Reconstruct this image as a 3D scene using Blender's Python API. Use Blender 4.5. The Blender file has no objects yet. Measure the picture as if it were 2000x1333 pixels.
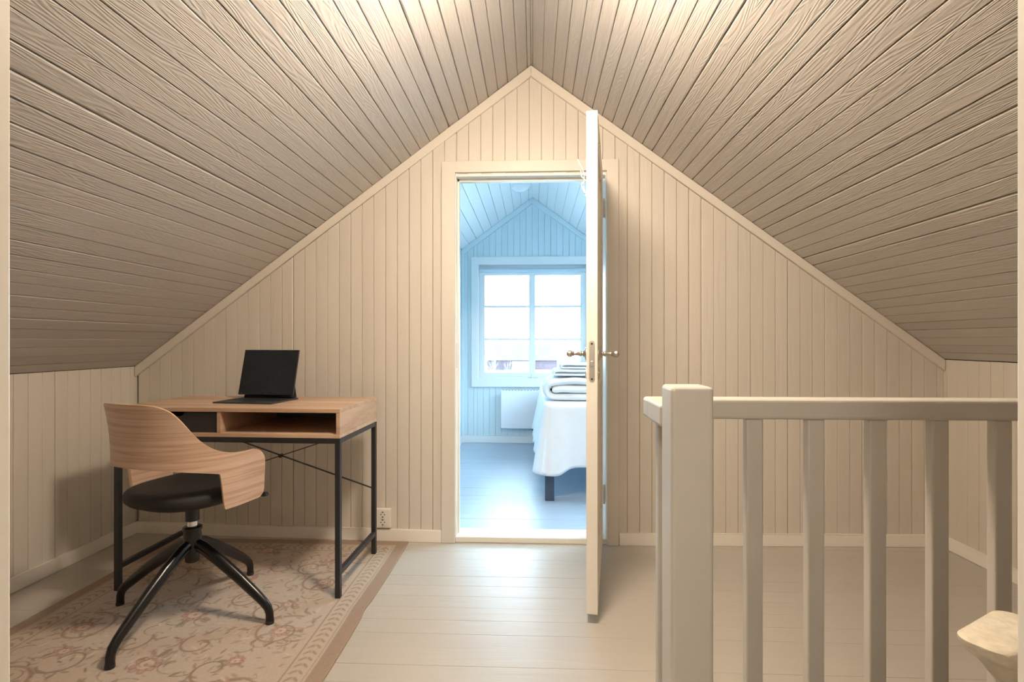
import bpy, bmesh, math, random
import numpy as np
from mathutils import Vector, Matrix
R = math.radians
scene = bpy.context.scene
COL = scene.collection
random.seed(7)

# ---------------------------------------------------------------- camera, sky, exposure
F_PX = 1011.0
YAW = math.atan(42 / 1011.0)
cam_d = bpy.data.cameras.new('camera')
cam_d.sensor_width = 36.0
cam_d.lens = 36.0 * F_PX / 2000.0
cam_d.clip_start = 0.02
cam_d.clip_end = 2000
cam = bpy.data.objects.new('camera', cam_d)
cam.location = (0, 0, 1.04)
cam.rotation_euler = (R(90), 0, YAW)
COL.objects.link(cam)
scene.camera = cam
vs = scene.view_settings
vs.view_transform = 'Standard'; vs.look = 'None'; vs.gamma = 1; vs.use_curve_mapping = False
vs.exposure = 0.0
scene.cycles.max_bounces = 14
scene.cycles.diffuse_bounces = 8
scene.cycles.sample_clamp_indirect = 6

w = bpy.data.worlds.new('sky'); scene.world = w; w.use_nodes = True
wn = w.node_tree.nodes; wl = w.node_tree.links
bg = wn['Background']
SKY_STRENGTH = 21
tc = wn.new('ShaderNodeTexCoord'); sp = wn.new('ShaderNodeSeparateXYZ'); rp = wn.new('ShaderNodeValToRGB')
wl.new(tc.outputs['Generated'], sp.inputs[0]); wl.new(sp.outputs['Z'], rp.inputs[0]); wl.new(rp.outputs[0], bg.inputs[0])
rp.color_ramp.elements[0].position = 0.0; rp.color_ramp.elements[0].color = (0.66, 0.86, 1.0, 1)
rp.color_ramp.elements[1].position = 0.7; rp.color_ramp.elements[1].color = (0.55, 0.81, 1.0, 1)
bg.inputs[1].default_value = SKY_STRENGTH

pl = bpy.data.lights.new('window_portal', 'AREA'); pl.shape = 'RECTANGLE'; pl.size = 1.16; pl.size_y = 1.2
pl.cycles.is_portal = True
po = bpy.data.objects.new('window_portal', pl); po.location = (-0.02, 5.36, 1.24); po.rotation_euler = (R(-90), 0, 0)
COL.objects.link(po)
pl2 = bpy.data.lights.new('added_roof_window_portal', 'AREA'); pl2.shape = 'RECTANGLE'; pl2.size = 1.2; pl2.size_y = 1.62; pl2.cycles.is_portal = True  # portal for the added, unseen roof window
po2 = bpy.data.objects.new('added_roof_window_portal', pl2); po2.location = (1.42, 3.925, 1.86)
po2.rotation_euler = (0, R(180 + 36.2), 0)
COL.objects.link(po2)
LAMP_POS = (-0.01, 1.38, 2.18)
LAMP_STRENGTH = 222.0
LAMP_COL = (1.0, 0.82, 0.63)

# ---------------------------------------------------------------- materials
def mat(name, col, rough=0.5, metal=0.0, bump=0.0, bscale=60.0, var=0.0, vscale=8.0, spec=0.5, emis=None, coat=0.0):
    m = bpy.data.materials.new(name); m.use_nodes = True
    nt = m.node_tree; b = nt.nodes['Principled BSDF']
    b.inputs['Base Color'].default_value = (*col, 1); b.inputs['Roughness'].default_value = rough
    b.inputs['Metallic'].default_value = metal; b.inputs['Specular IOR Level'].default_value = spec
    b.inputs['Coat Weight'].default_value = coat
    if emis: b.inputs['Emission Color'].default_value = (*emis[0], 1); b.inputs['Emission Strength'].default_value = emis[1]
    co = nt.nodes.new('ShaderNodeTexCoord')
    if bump:
        n = nt.nodes.new('ShaderNodeTexNoise'); n.inputs['Scale'].default_value = bscale; n.inputs['Detail'].default_value = 4
        bp = nt.nodes.new('ShaderNodeBump'); bp.inputs['Strength'].default_value = 0.6; bp.inputs['Distance'].default_value = bump
        nt.links.new(co.outputs['Object'], n.inputs['Vector'])
        nt.links.new(n.outputs[0], bp.inputs['Height']); nt.links.new(bp.outputs[0], b.inputs['Normal'])
    if var:
        n2 = nt.nodes.new('ShaderNodeTexNoise'); n2.inputs['Scale'].default_value = vscale; n2.inputs['Detail'].default_value = 3
        r = nt.nodes.new('ShaderNodeValToRGB')
        r.color_ramp.elements[0].position = .3; r.color_ramp.elements[1].position = .7
        r.color_ramp.elements[0].color = (*[c * (1 - var) for c in col], 1); r.color_ramp.elements[1].color = (*[min(1, c * (1 + var)) for c in col], 1)
        nt.links.new(co.outputs['Object'], n2.inputs['Vector'])
        nt.links.new(n2.outputs[0], r.inputs[0]); nt.links.new(r.outputs[0], b.inputs['Base Color'])
    return m

def plank_mat(name, col, rough, grain, dark=0.03, ring=9.0, stretch=(0.9, 7.0), spec=0.5, scuff=0.0):
    """painted board: growth-ring relief from a stretched noise field in UV (u runs along the board)"""
    m = bpy.data.materials.new(name); m.use_nodes = True
    nt = m.node_tree; N = nt.nodes.new; Lk = nt.links.new; b = nt.nodes['Principled BSDF']
    b.inputs['Roughness'].default_value = rough; b.inputs['Specular IOR Level'].default_value = spec
    tc = N('ShaderNodeTexCoord'); mp = N('ShaderNodeMapping'); mp.inputs['Scale'].default_value = (stretch[0], stretch[1], 1)
    Lk(tc.outputs['UV'], mp.inputs[0])
    n = N('ShaderNodeTexNoise'); n.inputs['Scale'].default_value = 1.6; n.inputs['Detail'].default_value = 1.5; Lk(mp.outputs[0], n.inputs['Vector'])
    mu = N('ShaderNodeMath'); mu.operation = 'MULTIPLY'; mu.inputs[1].default_value = ring * 2 * math.pi; Lk(n.outputs[0], mu.inputs[0])
    si = N('ShaderNodeMath'); si.operation = 'SINE'; Lk(mu.outputs[0], si.inputs[0])
    mp2 = N('ShaderNodeMapping'); mp2.inputs['Scale'].default_value = (6, 260, 1); Lk(tc.outputs['UV'], mp2.inputs[0])
    n2 = N('ShaderNodeTexNoise'); n2.inputs['Scale'].default_value = 1.0; n2.inputs['Detail'].default_value = 3; Lk(mp2.outputs[0], n2.inputs['Vector'])
    ad = N('ShaderNodeMath'); ad.operation = 'MULTIPLY_ADD'; ad.inputs[1].default_value = 0.35; Lk(si.outputs[0], ad.inputs[0]); Lk(n2.outputs[0], ad.inputs[2])
    bp = N('ShaderNodeBump'); bp.inputs['Strength'].default_value = 1.0; bp.inputs['Distance'].default_value = grain
    Lk(ad.outputs[0], bp.inputs['Height']); Lk(bp.outputs[0], b.inputs['Normal'])
    # very slight paint tone from board to board (UV v carries a per-board offset)
    fl = N('ShaderNodeSeparateXYZ'); Lk(tc.outputs['UV'], fl.inputs[0])
    sn = N('ShaderNodeMath'); sn.operation = 'SNAP'; sn.inputs[1].default_value = 1.0; Lk(fl.outputs['Y'], sn.inputs[0])
    wn_ = N('ShaderNodeTexWhiteNoise'); wn_.noise_dimensions = '1D'; Lk(sn.outputs[0], wn_.inputs['W'])
    r = N('ShaderNodeValToRGB'); Lk(wn_.outputs['Value'], r.inputs[0])
    r.color_ramp.elements[0].color = (*[c * (1 - dark) for c in col], 1); r.color_ramp.elements[1].color = (*[min(1, c * (1 + dark)) for c in col], 1)
    Lk(r.outputs[0], b.inputs['Base Color'])
    return m

def wood_mat(name, c1, c2, c3, rough=0.45, scale=(1.2, 16.0, 16.0), axis='UV', rings=7.0, bump=0.0002):
    m = bpy.data.materials.new(name); m.use_nodes = True
    nt = m.node_tree; N = nt.nodes.new; Lk = nt.links.new; b = nt.nodes['Principled BSDF']
    b.inputs['Roughness'].default_value = rough
    tc = N('ShaderNodeTexCoord'); mp = N('ShaderNodeMapping'); mp.inputs['Scale'].default_value = scale
    Lk(tc.outputs[axis], mp.inputs[0])
    n = N('ShaderNodeTexNoise'); n.inputs['Scale'].default_value = 1.0; n.inputs['Detail'].default_value = 2; Lk(mp.outputs[0], n.inputs['Vector'])
    mu = N('ShaderNodeMath'); mu.operation = 'MULTIPLY'; mu.inputs[1].default_value = rings; Lk(n.outputs[0], mu.inputs[0])
    fr = N('ShaderNodeMath'); fr.operation = 'PINGPONG'; fr.inputs[1].default_value = 1.0; Lk(mu.outputs[0], fr.inputs[0])
    mp2 = N('ShaderNodeMapping'); mp2.inputs['Scale'].default_value = tuple(s * k for s, k in zip(scale, (4, 14, 14))); Lk(tc.outputs[axis], mp2.inputs[0])
    n2 = N('ShaderNodeTexNoise'); n2.inputs['Detail'].default_value = 4; n2.inputs['Scale'].default_value = 1.0; Lk(mp2.outputs[0], n2.inputs['Vector'])
    mx = N('ShaderNodeMath'); mx.operation = 'MULTIPLY_ADD'; mx.inputs[1].default_value = 0.55; Lk(fr.outputs[0], mx.inputs[0])
    m3 = N('ShaderNodeMath'); m3.operation = 'MULTIPLY'; m3.inputs[1].default_value = 0.5; Lk(n2.outputs[0], m3.inputs[0]); Lk(m3.outputs[0], mx.inputs[2])
    r = N('ShaderNodeValToRGB'); Lk(mx.outputs[0], r.inputs[0])
    e = r.color_ramp.elements; e[0].position = .15; e[0].color = (*c1, 1); e[1].position = .85; e[1].color = (*c3, 1)
    x = e.new(.5); x.color = (*c2, 1)
    Lk(r.outputs[0], b.inputs['Base Color'])
    bp = N('ShaderNodeBump'); bp.inputs['Distance'].default_value = bump; Lk(n2.outputs[0], bp.inputs['Height']); Lk(bp.outputs[0], b.inputs['Normal'])
    return m

M_WALL = plank_mat('wall_paint', (.67, .62, .545), .5, .0006, .02, ring=5)
M_CEIL = plank_mat('ceiling_paint', (.52, .49, .457), .42, .0008, .04, ring=24, stretch=(1.0, 11))
M_FLOOR = plank_mat('floor_paint', (.475, .445, .395), .36, .0004, .02, ring=4, spec=.65)
M_TRIM = mat('trim_paint', (.90, .86, .79), .42, bump=.0004, bscale=40)
M_DOOR = mat('door_paint', (.82, .78, .70), .38, bump=.0003, bscale=30)
M_NEAR = plank_mat('near_wall_paint', (.36, .33, .29), .5, .0006, .02, ring=5)  # unseen wall, made darker so less light bounces onto the railing
M_CASING = mat('casing_paint', (.69, .64, .565), .45, bump=.0003, bscale=30)
M_RAKE = mat('rake_trim_paint', (.74, .69, .61), .45, bump=.0003, bscale=30)
M_RAIL = mat('railing_paint', (.56, .53, .475), .38, bump=.0006, bscale=55, var=.03, vscale=5)
M_BWALL = plank_mat('bedroom_wall_paint', (.62, .735, .775), .5, .0006, .02, ring=5)
M_BCEIL = plank_mat('bedroom_ceiling_paint', (.78, .82, .84), .5, .0008, .02, ring=6)
M_BFLOOR = plank_mat('bedroom_floor_paint', (.42, .49, .57), .36, .0004, .02, ring=4)
M_WHITE = mat('white_paint', (.80, .82, .83), .4, bump=.0002, bscale=30)
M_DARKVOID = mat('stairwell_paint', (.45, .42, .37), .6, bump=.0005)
M_BLACK = mat('black_powder_coat', (.018, .019, .022), .42, bump=.0001, bscale=300)
M_CHAIRBLK = mat('black_lacquered_metal', (.006, .006, .007), .25)
M_SEAT = mat('black_leatherette', (.009, .009, .009), .7, bump=.0006, bscale=220)
M_CHROME = mat('chrome', (.75, .75, .76), .18, 1.0, bump=.00003)
M_BRUSH = mat('brushed_steel', (.62, .57, .50), .34, 1.0, bump=.0001, bscale=120)
M_BRASS = mat('satin_nickel', (.60, .56, .52), .33, 1.0, bump=.0001)
M_PLY = wood_mat('oak_plywood', (.42, .265, .18), (.55, .38, .275), (.62, .45, .34), .42, (1.5, 38.0, 1.0), 'UV', 7)
M_PLYEDGE = mat('ply_edge', (.62, .42, .27), .5, bump=.0003, bscale=200)
M_DESK = wood_mat('oak_laminate', (.42, .27, .175), (.53, .36, .245), (.60, .43, .30), .45, (1.3, 14.0, 14.0), 'Object', 5)
M_DRAWER = mat('black_drawer_front', (.02, .021, .023), .5, bump=.0001)
M_TABBODY = mat('tablet_case', (.03, .033, .04), .55, bump=.0002, bscale=200)
M_SCREEN = mat('tablet_screen', (.010, .015, .021), .12, var=.3, vscale=14, coat=.3)  # bluish sheen of the glass is tinted into the base colour
M_KEYS = mat('keyboard_keys', (.015, .016, .02), .5)
M_OUTLET = mat('outlet_plastic', (.82, .79, .72), .35, bump=.0001)
M_HOLE = mat('outlet_hole', (.05, .04, .035), .7)
M_LINEN = mat('white_linen', (.86, .88, .90), .85, bump=.0012, bscale=45, var=.02)
M_TOWEL = mat('white_towel', (.84, .87, .90), .95, bump=.002, bscale=160)
M_BEDLEG = mat('dark_bed_leg', (.045, .06, .09), .4)
M_RADIATOR = mat('white_enamel', (.80, .83, .86), .35, bump=.0001)
M_SNOW = mat('thin_snow_ground', (.55, .56, .53), .9, bump=.05, bscale=.3, var=.15, vscale=.12)
M_BARN = mat('red_barn_boards', (.048, .030, .038), .8, var=.25, vscale=.6)
M_BARNROOF = mat('red_sheet_roof', (.052, .033, .040), .7, var=.2, vscale=.8)
M_STONE = mat('grey_field_stone', (.22, .21, .20), .9, var=.4, vscale=1.5)
M_BARK = mat('grey_bark', (.20, .18, .17), .9, var=.3, vscale=3)
M_LAMP = mat('opal_glass_lit', (1, 1, 1), .4, emis=(LAMP_COL, LAMP_STRENGTH))
M_OPAL = mat('opal_glass', (.88, .90, .92), .25)

def glass_mat():
    m = bpy.data.materials.new('window_glass'); m.use_nodes = True; nt = m.node_tree
    nt.nodes.remove(nt.nodes['Principled BSDF']); o = nt.nodes['Material Output']
    t = nt.nodes.new('ShaderNodeBsdfTransparent'); g = nt.nodes.new('ShaderNodeBsdfGlossy'); g.inputs['Roughness'].default_value = .02
    x = nt.nodes.new('ShaderNodeMixShader'); f = nt.nodes.new('ShaderNodeFresnel'); f.inputs[0].default_value = 1.45
    nt.links.new(f.outputs[0], x.inputs[0]); nt.links.new(t.outputs[0], x.inputs[1]); nt.links.new(g.outputs[0], x.inputs[2]); nt.links.new(x.outputs[0], o.inputs[0])
    return m
M_GLASS = glass_mat()

# ---------------------------------------------------------------- mesh helpers
def link(name, me, m=None, parent=None):
    o = bpy.data.objects.new(name, me); COL.objects.link(o)
    if m: me.materials.append(m)
    if parent: o.parent = parent
    return o
def bm_obj(name, bm, m, parent=None, smooth=False):
    me = bpy.data.meshes.new(name); bmesh.ops.recalc_face_normals(bm, faces=bm.faces); bm.to_mesh(me); bm.free()
    if smooth:
        for p in me.polygons: p.use_smooth = True
    return link(name, me, m, parent)
def add_box(bm, x0, x1, y0, y1, z0, z1, bev=0.0, rot=None, seg=2):
    t = bmesh.new(); bmesh.ops.create_cube(t, size=1)
    for v in t.verts: v.co = Vector(((x0 + x1) / 2 + v.co.x * (x1 - x0), (y0 + y1) / 2 + v.co.y * (y1 - y0), (z0 + z1) / 2 + v.co.z * (z1 - z0)))
    if bev: bmesh.ops.bevel(t, geom=t.edges[:] + t.verts[:], offset=bev, segments=seg, affect='EDGES', profile=.5)
    if rot is not None: t.transform(rot)
    me = bpy.data.meshes.new('t'); t.to_mesh(me); t.free(); bm.from_mesh(me); bpy.data.meshes.remove(me)
def box(name, x0, x1, y0, y1, z0, z1, m, parent=None, bev=0.002, rot=None, seg=2):
    bm = bmesh.new(); add_box(bm, x0, x1, y0, y1, z0, z1, bev, rot, seg); return bm_obj(name, bm, m, parent)
def add_beam(bm, a, b, w_, h_, bev=0.001, up=(0, 0, 1)):
    a = Vector(a); b = Vector(b); d = b - a; L = d.length; z = d.normalized(); x = Vector(up).cross(z)
    if x.length < 1e-4: x = Vector((1, 0, 0))
    x.normalize(); y = z.cross(x)
    mt = Matrix((x, y, z)).transposed().to_4x4(); mt.translation = a
    add_box(bm, -w_ / 2, w_ / 2, -h_ / 2, h_ / 2, 0, L, bev, mt)
def add_tube(bm, pts, rad, n=14, cap=True, squash=None):
    """swept tube; rad a number or a list; squash = list of (across, along-up) factors"""
    pts = [Vector(p) for p in pts]; k = len(pts)
    if not isinstance(rad, (list, tuple)): rad = [rad] * k
    rings = []; prev = None
    for i, p in enumerate(pts):
        t = (pts[min(i + 1, k - 1)] - pts[max(i - 1, 0)]).normalized()
        if prev is None:
            a = Vector((0, 0, 1)).cross(t)
            if a.length < 1e-3: a = Vector((1, 0, 0)).cross(t)
        else: a = prev - t * prev.dot(t)
        a.normalize(); prev = a; b = t.cross(a)
        sa, sb = squash[i] if squash else (1, 1)
        rings.append([bm.verts.new(p + a * math.cos(q) * rad[i] * sa + b * math.sin(q) * rad[i] * sb) for q in [2 * math.pi * j / n for j in range(n)]])
    for r0, r1 in zip(rings, rings[1:]):
        for j in range(n): bm.faces.new((r0[j], r0[(j + 1) % n], r1[(j + 1) % n], r1[j]))
    if cap: bm.faces.new(rings[0][::-1]); bm.faces.new(rings[-1])
def add_lathe(bm, prof, mt=None, n=28):
    rings = []
    for r, z in prof:
        ring = []
        for j in range(n):
            q = 2 * math.pi * j / n; v = Vector((r * math.cos(q), r * math.sin(q), z))
            ring.append(bm.verts.new(mt @ v if mt else v))
        rings.append(ring)
    for r0, r1 in zip(rings, rings[1:]):
        for j in range(n): bm.faces.new((r0[j], r0[(j + 1) % n], r1[(j + 1) % n], r1[j]))
    bm.faces.new(rings[0][::-1]); bm.faces.new(rings[-1])
def autosmooth(o, ang=35):
    me = o.data
    for p in me.polygons: p.use_smooth = True
    bm = bmesh.new(); bm.from_mesh(me)
    for e in bm.edges:
        if len(e.link_faces) == 2 and e.calc_face_angle(0) > R(ang): e.smooth = False
    bm.to_mesh(me); bm.free(); return o
def empty(name, loc, label, cat, group=None, rz=0):
    o = bpy.data.objects.new(name, None); o.empty_display_size = .1; o.location = loc; o.rotation_euler.z = rz
    COL.objects.link(o); o['label'] = label; o['category'] = cat
    if group: o['group'] = group
    return o
def tag(o, label, cat, group=None):
    o['label'] = label; o['category'] = cat
    if group: o['group'] = group
    return o
def struct(o): o['kind'] = 'structure'; return o

def planks(name, a0, a1, pitch, lo, hi, place, m, breaks=(), start=None, groove=(.003, .0062), seg_len=None, dep=(.004, .006), parent=None):
    """boards side by side along a; each runs from lo(a) to hi(a); place(a, l, d) gives the point, d = depth into the wall"""
    rnd = random.Random(name)
    verts = []; faces = []; uvs = []
    a = a0 if start is None else start
    edges = []
    while a < a1 - 1e-6:
        edges.append(a); a += pitch
    edges.append(a)
    gw = [rnd.uniform(*groove) * (1.6 if rnd.random() < .15 else 1) for _ in edges]; gd = [rnd.uniform(*dep) for _ in edges]
    lift = [rnd.uniform(0, .0012) for _ in edges]
    for i in range(len(edges) - 1):
        e0, e1 = edges[i], edges[i + 1]
        ka, kb = gw[i] * .16, gw[i + 1] * .16
        P = [(e0, gd[i] * 2.2), (e0 + ka, gd[i] * 1.9), (e0 + ka + .0001, gd[i] * .45), (e0 + gw[i] * .5, lift[i]), (e1 - gw[i + 1] * .5, lift[i]), (e1 - kb - .0001, gd[i + 1] * .45), (e1 - kb, gd[i + 1] * 1.9), (e1, gd[i + 1] * 2.2)]
        Q = []
        for (p, dp), (q, dq) in zip(P, P[1:]):
            Q.append((p, dp))
            for b in sorted(breaks):
                if p < b < q: Q.append((b, dp + (dq - dp) * (b - p) / (q - p)))
        Q.append(P[-1])
        uo = rnd.uniform(0, 50); vo = i * 1.0
        for (p, dp), (q, dq) in zip(Q, Q[1:]):
            if q <= a0 + 1e-7 or p >= a1 - 1e-7 or q - p < 1e-7: continue
            p_, q_ = max(p, a0), min(q, a1)
            k = len(verts)
            eps = 1e-6
            l0p, l0q, l1p, l1q = lo(p_ + eps), lo(q_ - eps), hi(p_ + eps), hi(q_ - eps)
            if l1p - l0p < 1e-5 and l1q - l0q < 1e-5: continue
            verts += [place(p_, l0p, dp), place(q_, l0q, dq), place(q_, l1q, dq), place(p_, l1p, dp)]
            faces.append((k, k + 1, k + 2, k + 3))
            uvs += [(uo + l0p, vo + .4 + (p_ - e0)), (uo + l0q, vo + .4 + (q_ - e0)), (uo + l1q, vo + .4 + (q_ - e0)), (uo + l1p, vo + .4 + (p_ - e0))]
    me = bpy.data.meshes.new(name); me.from_pydata(verts, [], faces)
    uv = me.uv_layers.new(name='UVMap')
    for i, t in enumerate(uvs): uv.data[i].uv = t
    return struct(link(name, me, m, parent))

# ---------------------------------------------------------------- room numbers (metres, z up, camera at the origin)
XL, XR = -2.157, 2.072            # knee walls
ZL, ZR = .902, .9455              # their tops
XA, ZA = -.013, 2.4516            # ridge
D = 2.66                          # far gable wall at the doorway
def yw(x):                        # the old gable wall bows back a little towards its corners
    if x < -.47: return D + (2.727 - D) * (-.47 - x) / (-.47 - XL)
    if x > .43: return D + (2.707 - D) * (x - .43) / (XR - .43)
    return D
def ztop(x): return ZL + (ZA - ZL) * (x - XL) / (XA - XL) if x < XA else ZR + (ZA - ZR) * (XR - x) / (XR - XA)
OXL, OXR, OZ = -.403, .372, 1.90   # clear doorway
D2 = 2.78                         # bedroom face of the partition
YB = -1.25                        # end of the landing behind the camera
PITCH = .0625

# far gable wall
def lo_f(x): return OZ if OXL < x < OXR else 0.0
planks('wall_far', XL, XR, PITCH, lo_f, ztop, lambda a, l, d: (a, yw(a) + d, l), M_WALL, breaks=(-.47, OXL, XA, OXR, .43), start=XL + .01)
# knee walls
planks('wall_left', YB, 2.80, PITCH, lambda a: 0, lambda a: ZL, lambda a, l, d: (XL - d, a, l), M_WALL, start=YB)
planks('wall_right', YB, 2.80, PITCH, lambda a: 0, lambda a: ZR, lambda a, l, d: (XR + d, a, l), M_WALL, start=YB)
# ceiling slopes: boards run from gable to gable
def slope(name, x0, z0, x1, z1, ya, yb, m, flip):
    L = math.hypot(x1 - x0, z1 - z0); ux, uz = (x1 - x0) / L, (z1 - z0) / L
    nx, nz = (-uz, ux) if flip else (uz, -ux)
    nx, nz = (abs(nx) * (-1 if x0 < 0 else 1), abs(nz))
    return planks(name, 0, L, PITCH, lambda a: ya, lambda a: yb, lambda a, l, d: (x0 + ux * a + nx * d, l, z0 + uz * a + nz * d), m, groove=(.004, .009), dep=(.005, .008))
slope('ceiling', XL, ZL, XA, ZA, YB, 2.76, M_CEIL, False)
slope('ceiling_right', XR, ZR, XA, ZA, YB, 2.76, M_CEIL, True)
# floor with the stair opening
HX0, HX1, HY0, HY1 = .335, 2.05, .42, 1.10
planks('floor', YB, 2.78, .09, lambda a: XL, lambda a: HX0 if HY0 < a < HY1 else XR, lambda a, l, d: (l, a, -d), M_FLOOR, breaks=(HY0, HY1), start=YB + .017, groove=(.0008, .0018), dep=(.001, .002))
# stairwell below the floor
bm = bmesh.new()
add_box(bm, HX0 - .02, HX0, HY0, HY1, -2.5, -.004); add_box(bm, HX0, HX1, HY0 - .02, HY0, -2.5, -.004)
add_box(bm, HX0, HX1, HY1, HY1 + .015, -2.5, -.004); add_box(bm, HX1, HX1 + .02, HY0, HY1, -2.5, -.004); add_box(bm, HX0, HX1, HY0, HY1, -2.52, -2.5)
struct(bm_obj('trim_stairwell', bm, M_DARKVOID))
bm = bmesh.new()
for i in range(7): add_box(bm, HX0 + i * .23, HX0 + i * .23 + .26, HY0 + .002, HY1 - .002, -.21 * (i + 1) - .04, -.21 * (i + 1), .004)
struct(bm_obj('trim_stairs', bm, M_RAIL))
# rake trims on the gable
def rake(name, x0, z0, x1, z1, wd, y0, y1, m, th=.016):
    L = math.hypot(x1 - x0, z1 - z0); ux, uz = (x1 - x0) / L, (z1 - z0) / L
    bm = bmesh.new(); vs_ = []
    px = 0
    for (x, z) in ((x0, z0), (x1, z1)):
        y = y0 if x == x0 else y1
        for dy in (0, -th):
            for k in (0, wd / abs(ux)): vs_.append(bm.verts.new((x, y + dy, z - k)))
    a = vs_
    for f in ((2, 3, 7, 6), (0, 1, 5, 4), (1, 3, 7, 5), (0, 2, 6, 4), (0, 1, 3, 2), (4, 5, 7, 6)): bm.faces.new([a[i] for i in f])
    bmesh.ops.bevel(bm, geom=bm.edges[:], offset=.0025, segments=2, affect='EDGES')
    return struct(bm_obj(name, bm, m))
rake('trim_1', XL + .002, ZL + .0, XA, ZA - .002, .045, yw(XL) + .004, D + .004, M_RAKE, .02)
rake('trim_2', XR - .002, ZR + .0, XA, ZA - .002, .045, yw(XR) + .004, D + .004, M_RAKE, .02)
# baseboards
def bboard(name, p, q, h, m, inward, t=.014):
    bm = bmesh.new(); v = []
    for (x, y) in (p, q):
        for z in (0, h):
            for k in (0, t): v.append(bm.verts.new((x + inward[0] * k, y + inward[1] * k, z)))
    for f in ((0, 1, 3, 2), (4, 5, 7, 6), (0, 2, 6, 4), (1, 3, 7, 5), (2, 3, 7, 6), (0, 1, 5, 4)): bm.faces.new([v[i] for i in f])
    bmesh.ops.bevel(bm, geom=[e for e in bm.edges], offset=.002, segments=2, affect='EDGES')
    return struct(bm_obj(name, bm, m))
bboard('baseboard_left', (XL, .37), (XL, 2.727), .062, M_TRIM, (1, 0))
bboard('baseboard_right', (XR, 1.11), (XR, 2.707), .062, M_TRIM, (-1, 0))
bboard('baseboard_far', (XL, yw(XL)), (-.475, D), .062, M_TRIM, (0, -1))
bboard('baseboard_far_right', (.435, D), (XR, yw(XR)), .062, M_TRIM, (0, -1))
# near partition with the doorway the picture is taken from
JXL, JXR, JY = -.3755, .3201, .357
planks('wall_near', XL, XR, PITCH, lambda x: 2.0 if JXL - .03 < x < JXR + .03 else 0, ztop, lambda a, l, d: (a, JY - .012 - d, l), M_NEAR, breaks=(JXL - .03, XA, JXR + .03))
bm = bmesh.new()
for x0, x1 in ((JXL - .03, JXL), (JXR, JXR + .03)): add_box(bm, x0, x1, .245, JY, 0, 2.03, .0015)
add_box(bm, JXL, JXR, .245, JY, 2.0, 2.03, .0015)
for x0, x1 in ((JXL - .09, JXL - .03), (JXR + .03, JXR + .09)): add_box(bm, x0, x1, JY - .012, JY, 0, 2.09, .0015)
add_box(bm, JXL - .03, JXR + .03, JY - .012, JY, 2.03, 2.09, .0015)
struct(bm_obj('door_2', bm, M_DOOR))
bm = bmesh.new(); add_box(bm, XL - .05, XR + .05, YB - .02, YB, 0, 2.5); struct(bm_obj('wall_back', bm, M_WALL))

# doorway frame to the bedroom
d1 = bpy.data.objects.new('door_1', None); COL.objects.link(d1); d1['kind'] = 'structure'
bm = bmesh.new()
add_box(bm, -.474, OXL, D - .014, D + .002, 0, 1.965, .002); add_box(bm, OXR, .432, D - .014, D + .002, 0, 1.965, .002)
add_box(bm, OXL - .004, OXR + .004, D - .0135, D + .002, 1.908, 1.965, .002)
bm_obj('casing', bm, M_CASING, d1)
bm = bmesh.new()
add_box(bm, OXL - .02, OXL + .004, D + .001, D2 + .002, 0, 1.90, .0015); add_box(bm, OXR - .004, OXR + .02, D + .001, D2 + .002, 0, 1.90, .0015)
add_box(bm, OXL, OXR, D + .001, D2 + .002, 1.89, 1.92, .0015)
# rebate stops
add_box(bm, OXL + .003, OXL + .014, D + .045, D + .075, 0, 1.893, .0015)
add_box(bm, OXL, OXR, D + .045, D + .075, 1.876, 1.893, .0015)
bm_obj('jamb', bm, M_DOOR, d1)
bm = bmesh.new(); add_box(bm, OXL, OXR, D - .004, D2 + .006, 0, .030, .004); bm_obj('threshold', bm, M_DOOR, d1)
bm = bmesh.new(); add_box(bm, OXL + .0035, OXL + .0055, D + .006, D + .028, .90, 1.03, .0005); bm_obj('strike_plate', bm, M_BRUSH, d1)
for z in (.26, 1.71):
    bm = bmesh.new(); add_box(bm, OXR - .006, OXR - .0035, D + .003, D + .03, z - .045, z + .045, .0005)
    bm_obj('hinge_plate', bm, M_BRUSH, d1)

# ---------------------------------------------------------------- door leaf, standing open
HXp, HYp = .350, 2.632
FX, FY = .2345, 1.905
ang = math.atan2(FX - HXp, HYp - FY)            # leaf local -Y axis runs from the hinge to the free edge
LW = math.hypot(FX - HXp, FY - HYp); TH = .0415
leaf = empty('door_leaf', (HXp, HYp, 0), 'open cream panel door standing edge-on on its hinges in the middle of the wall', 'door', rz=0)
leaf.rotation_euler.z = -math.atan2(HXp - FX, HYp - FY)
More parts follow.
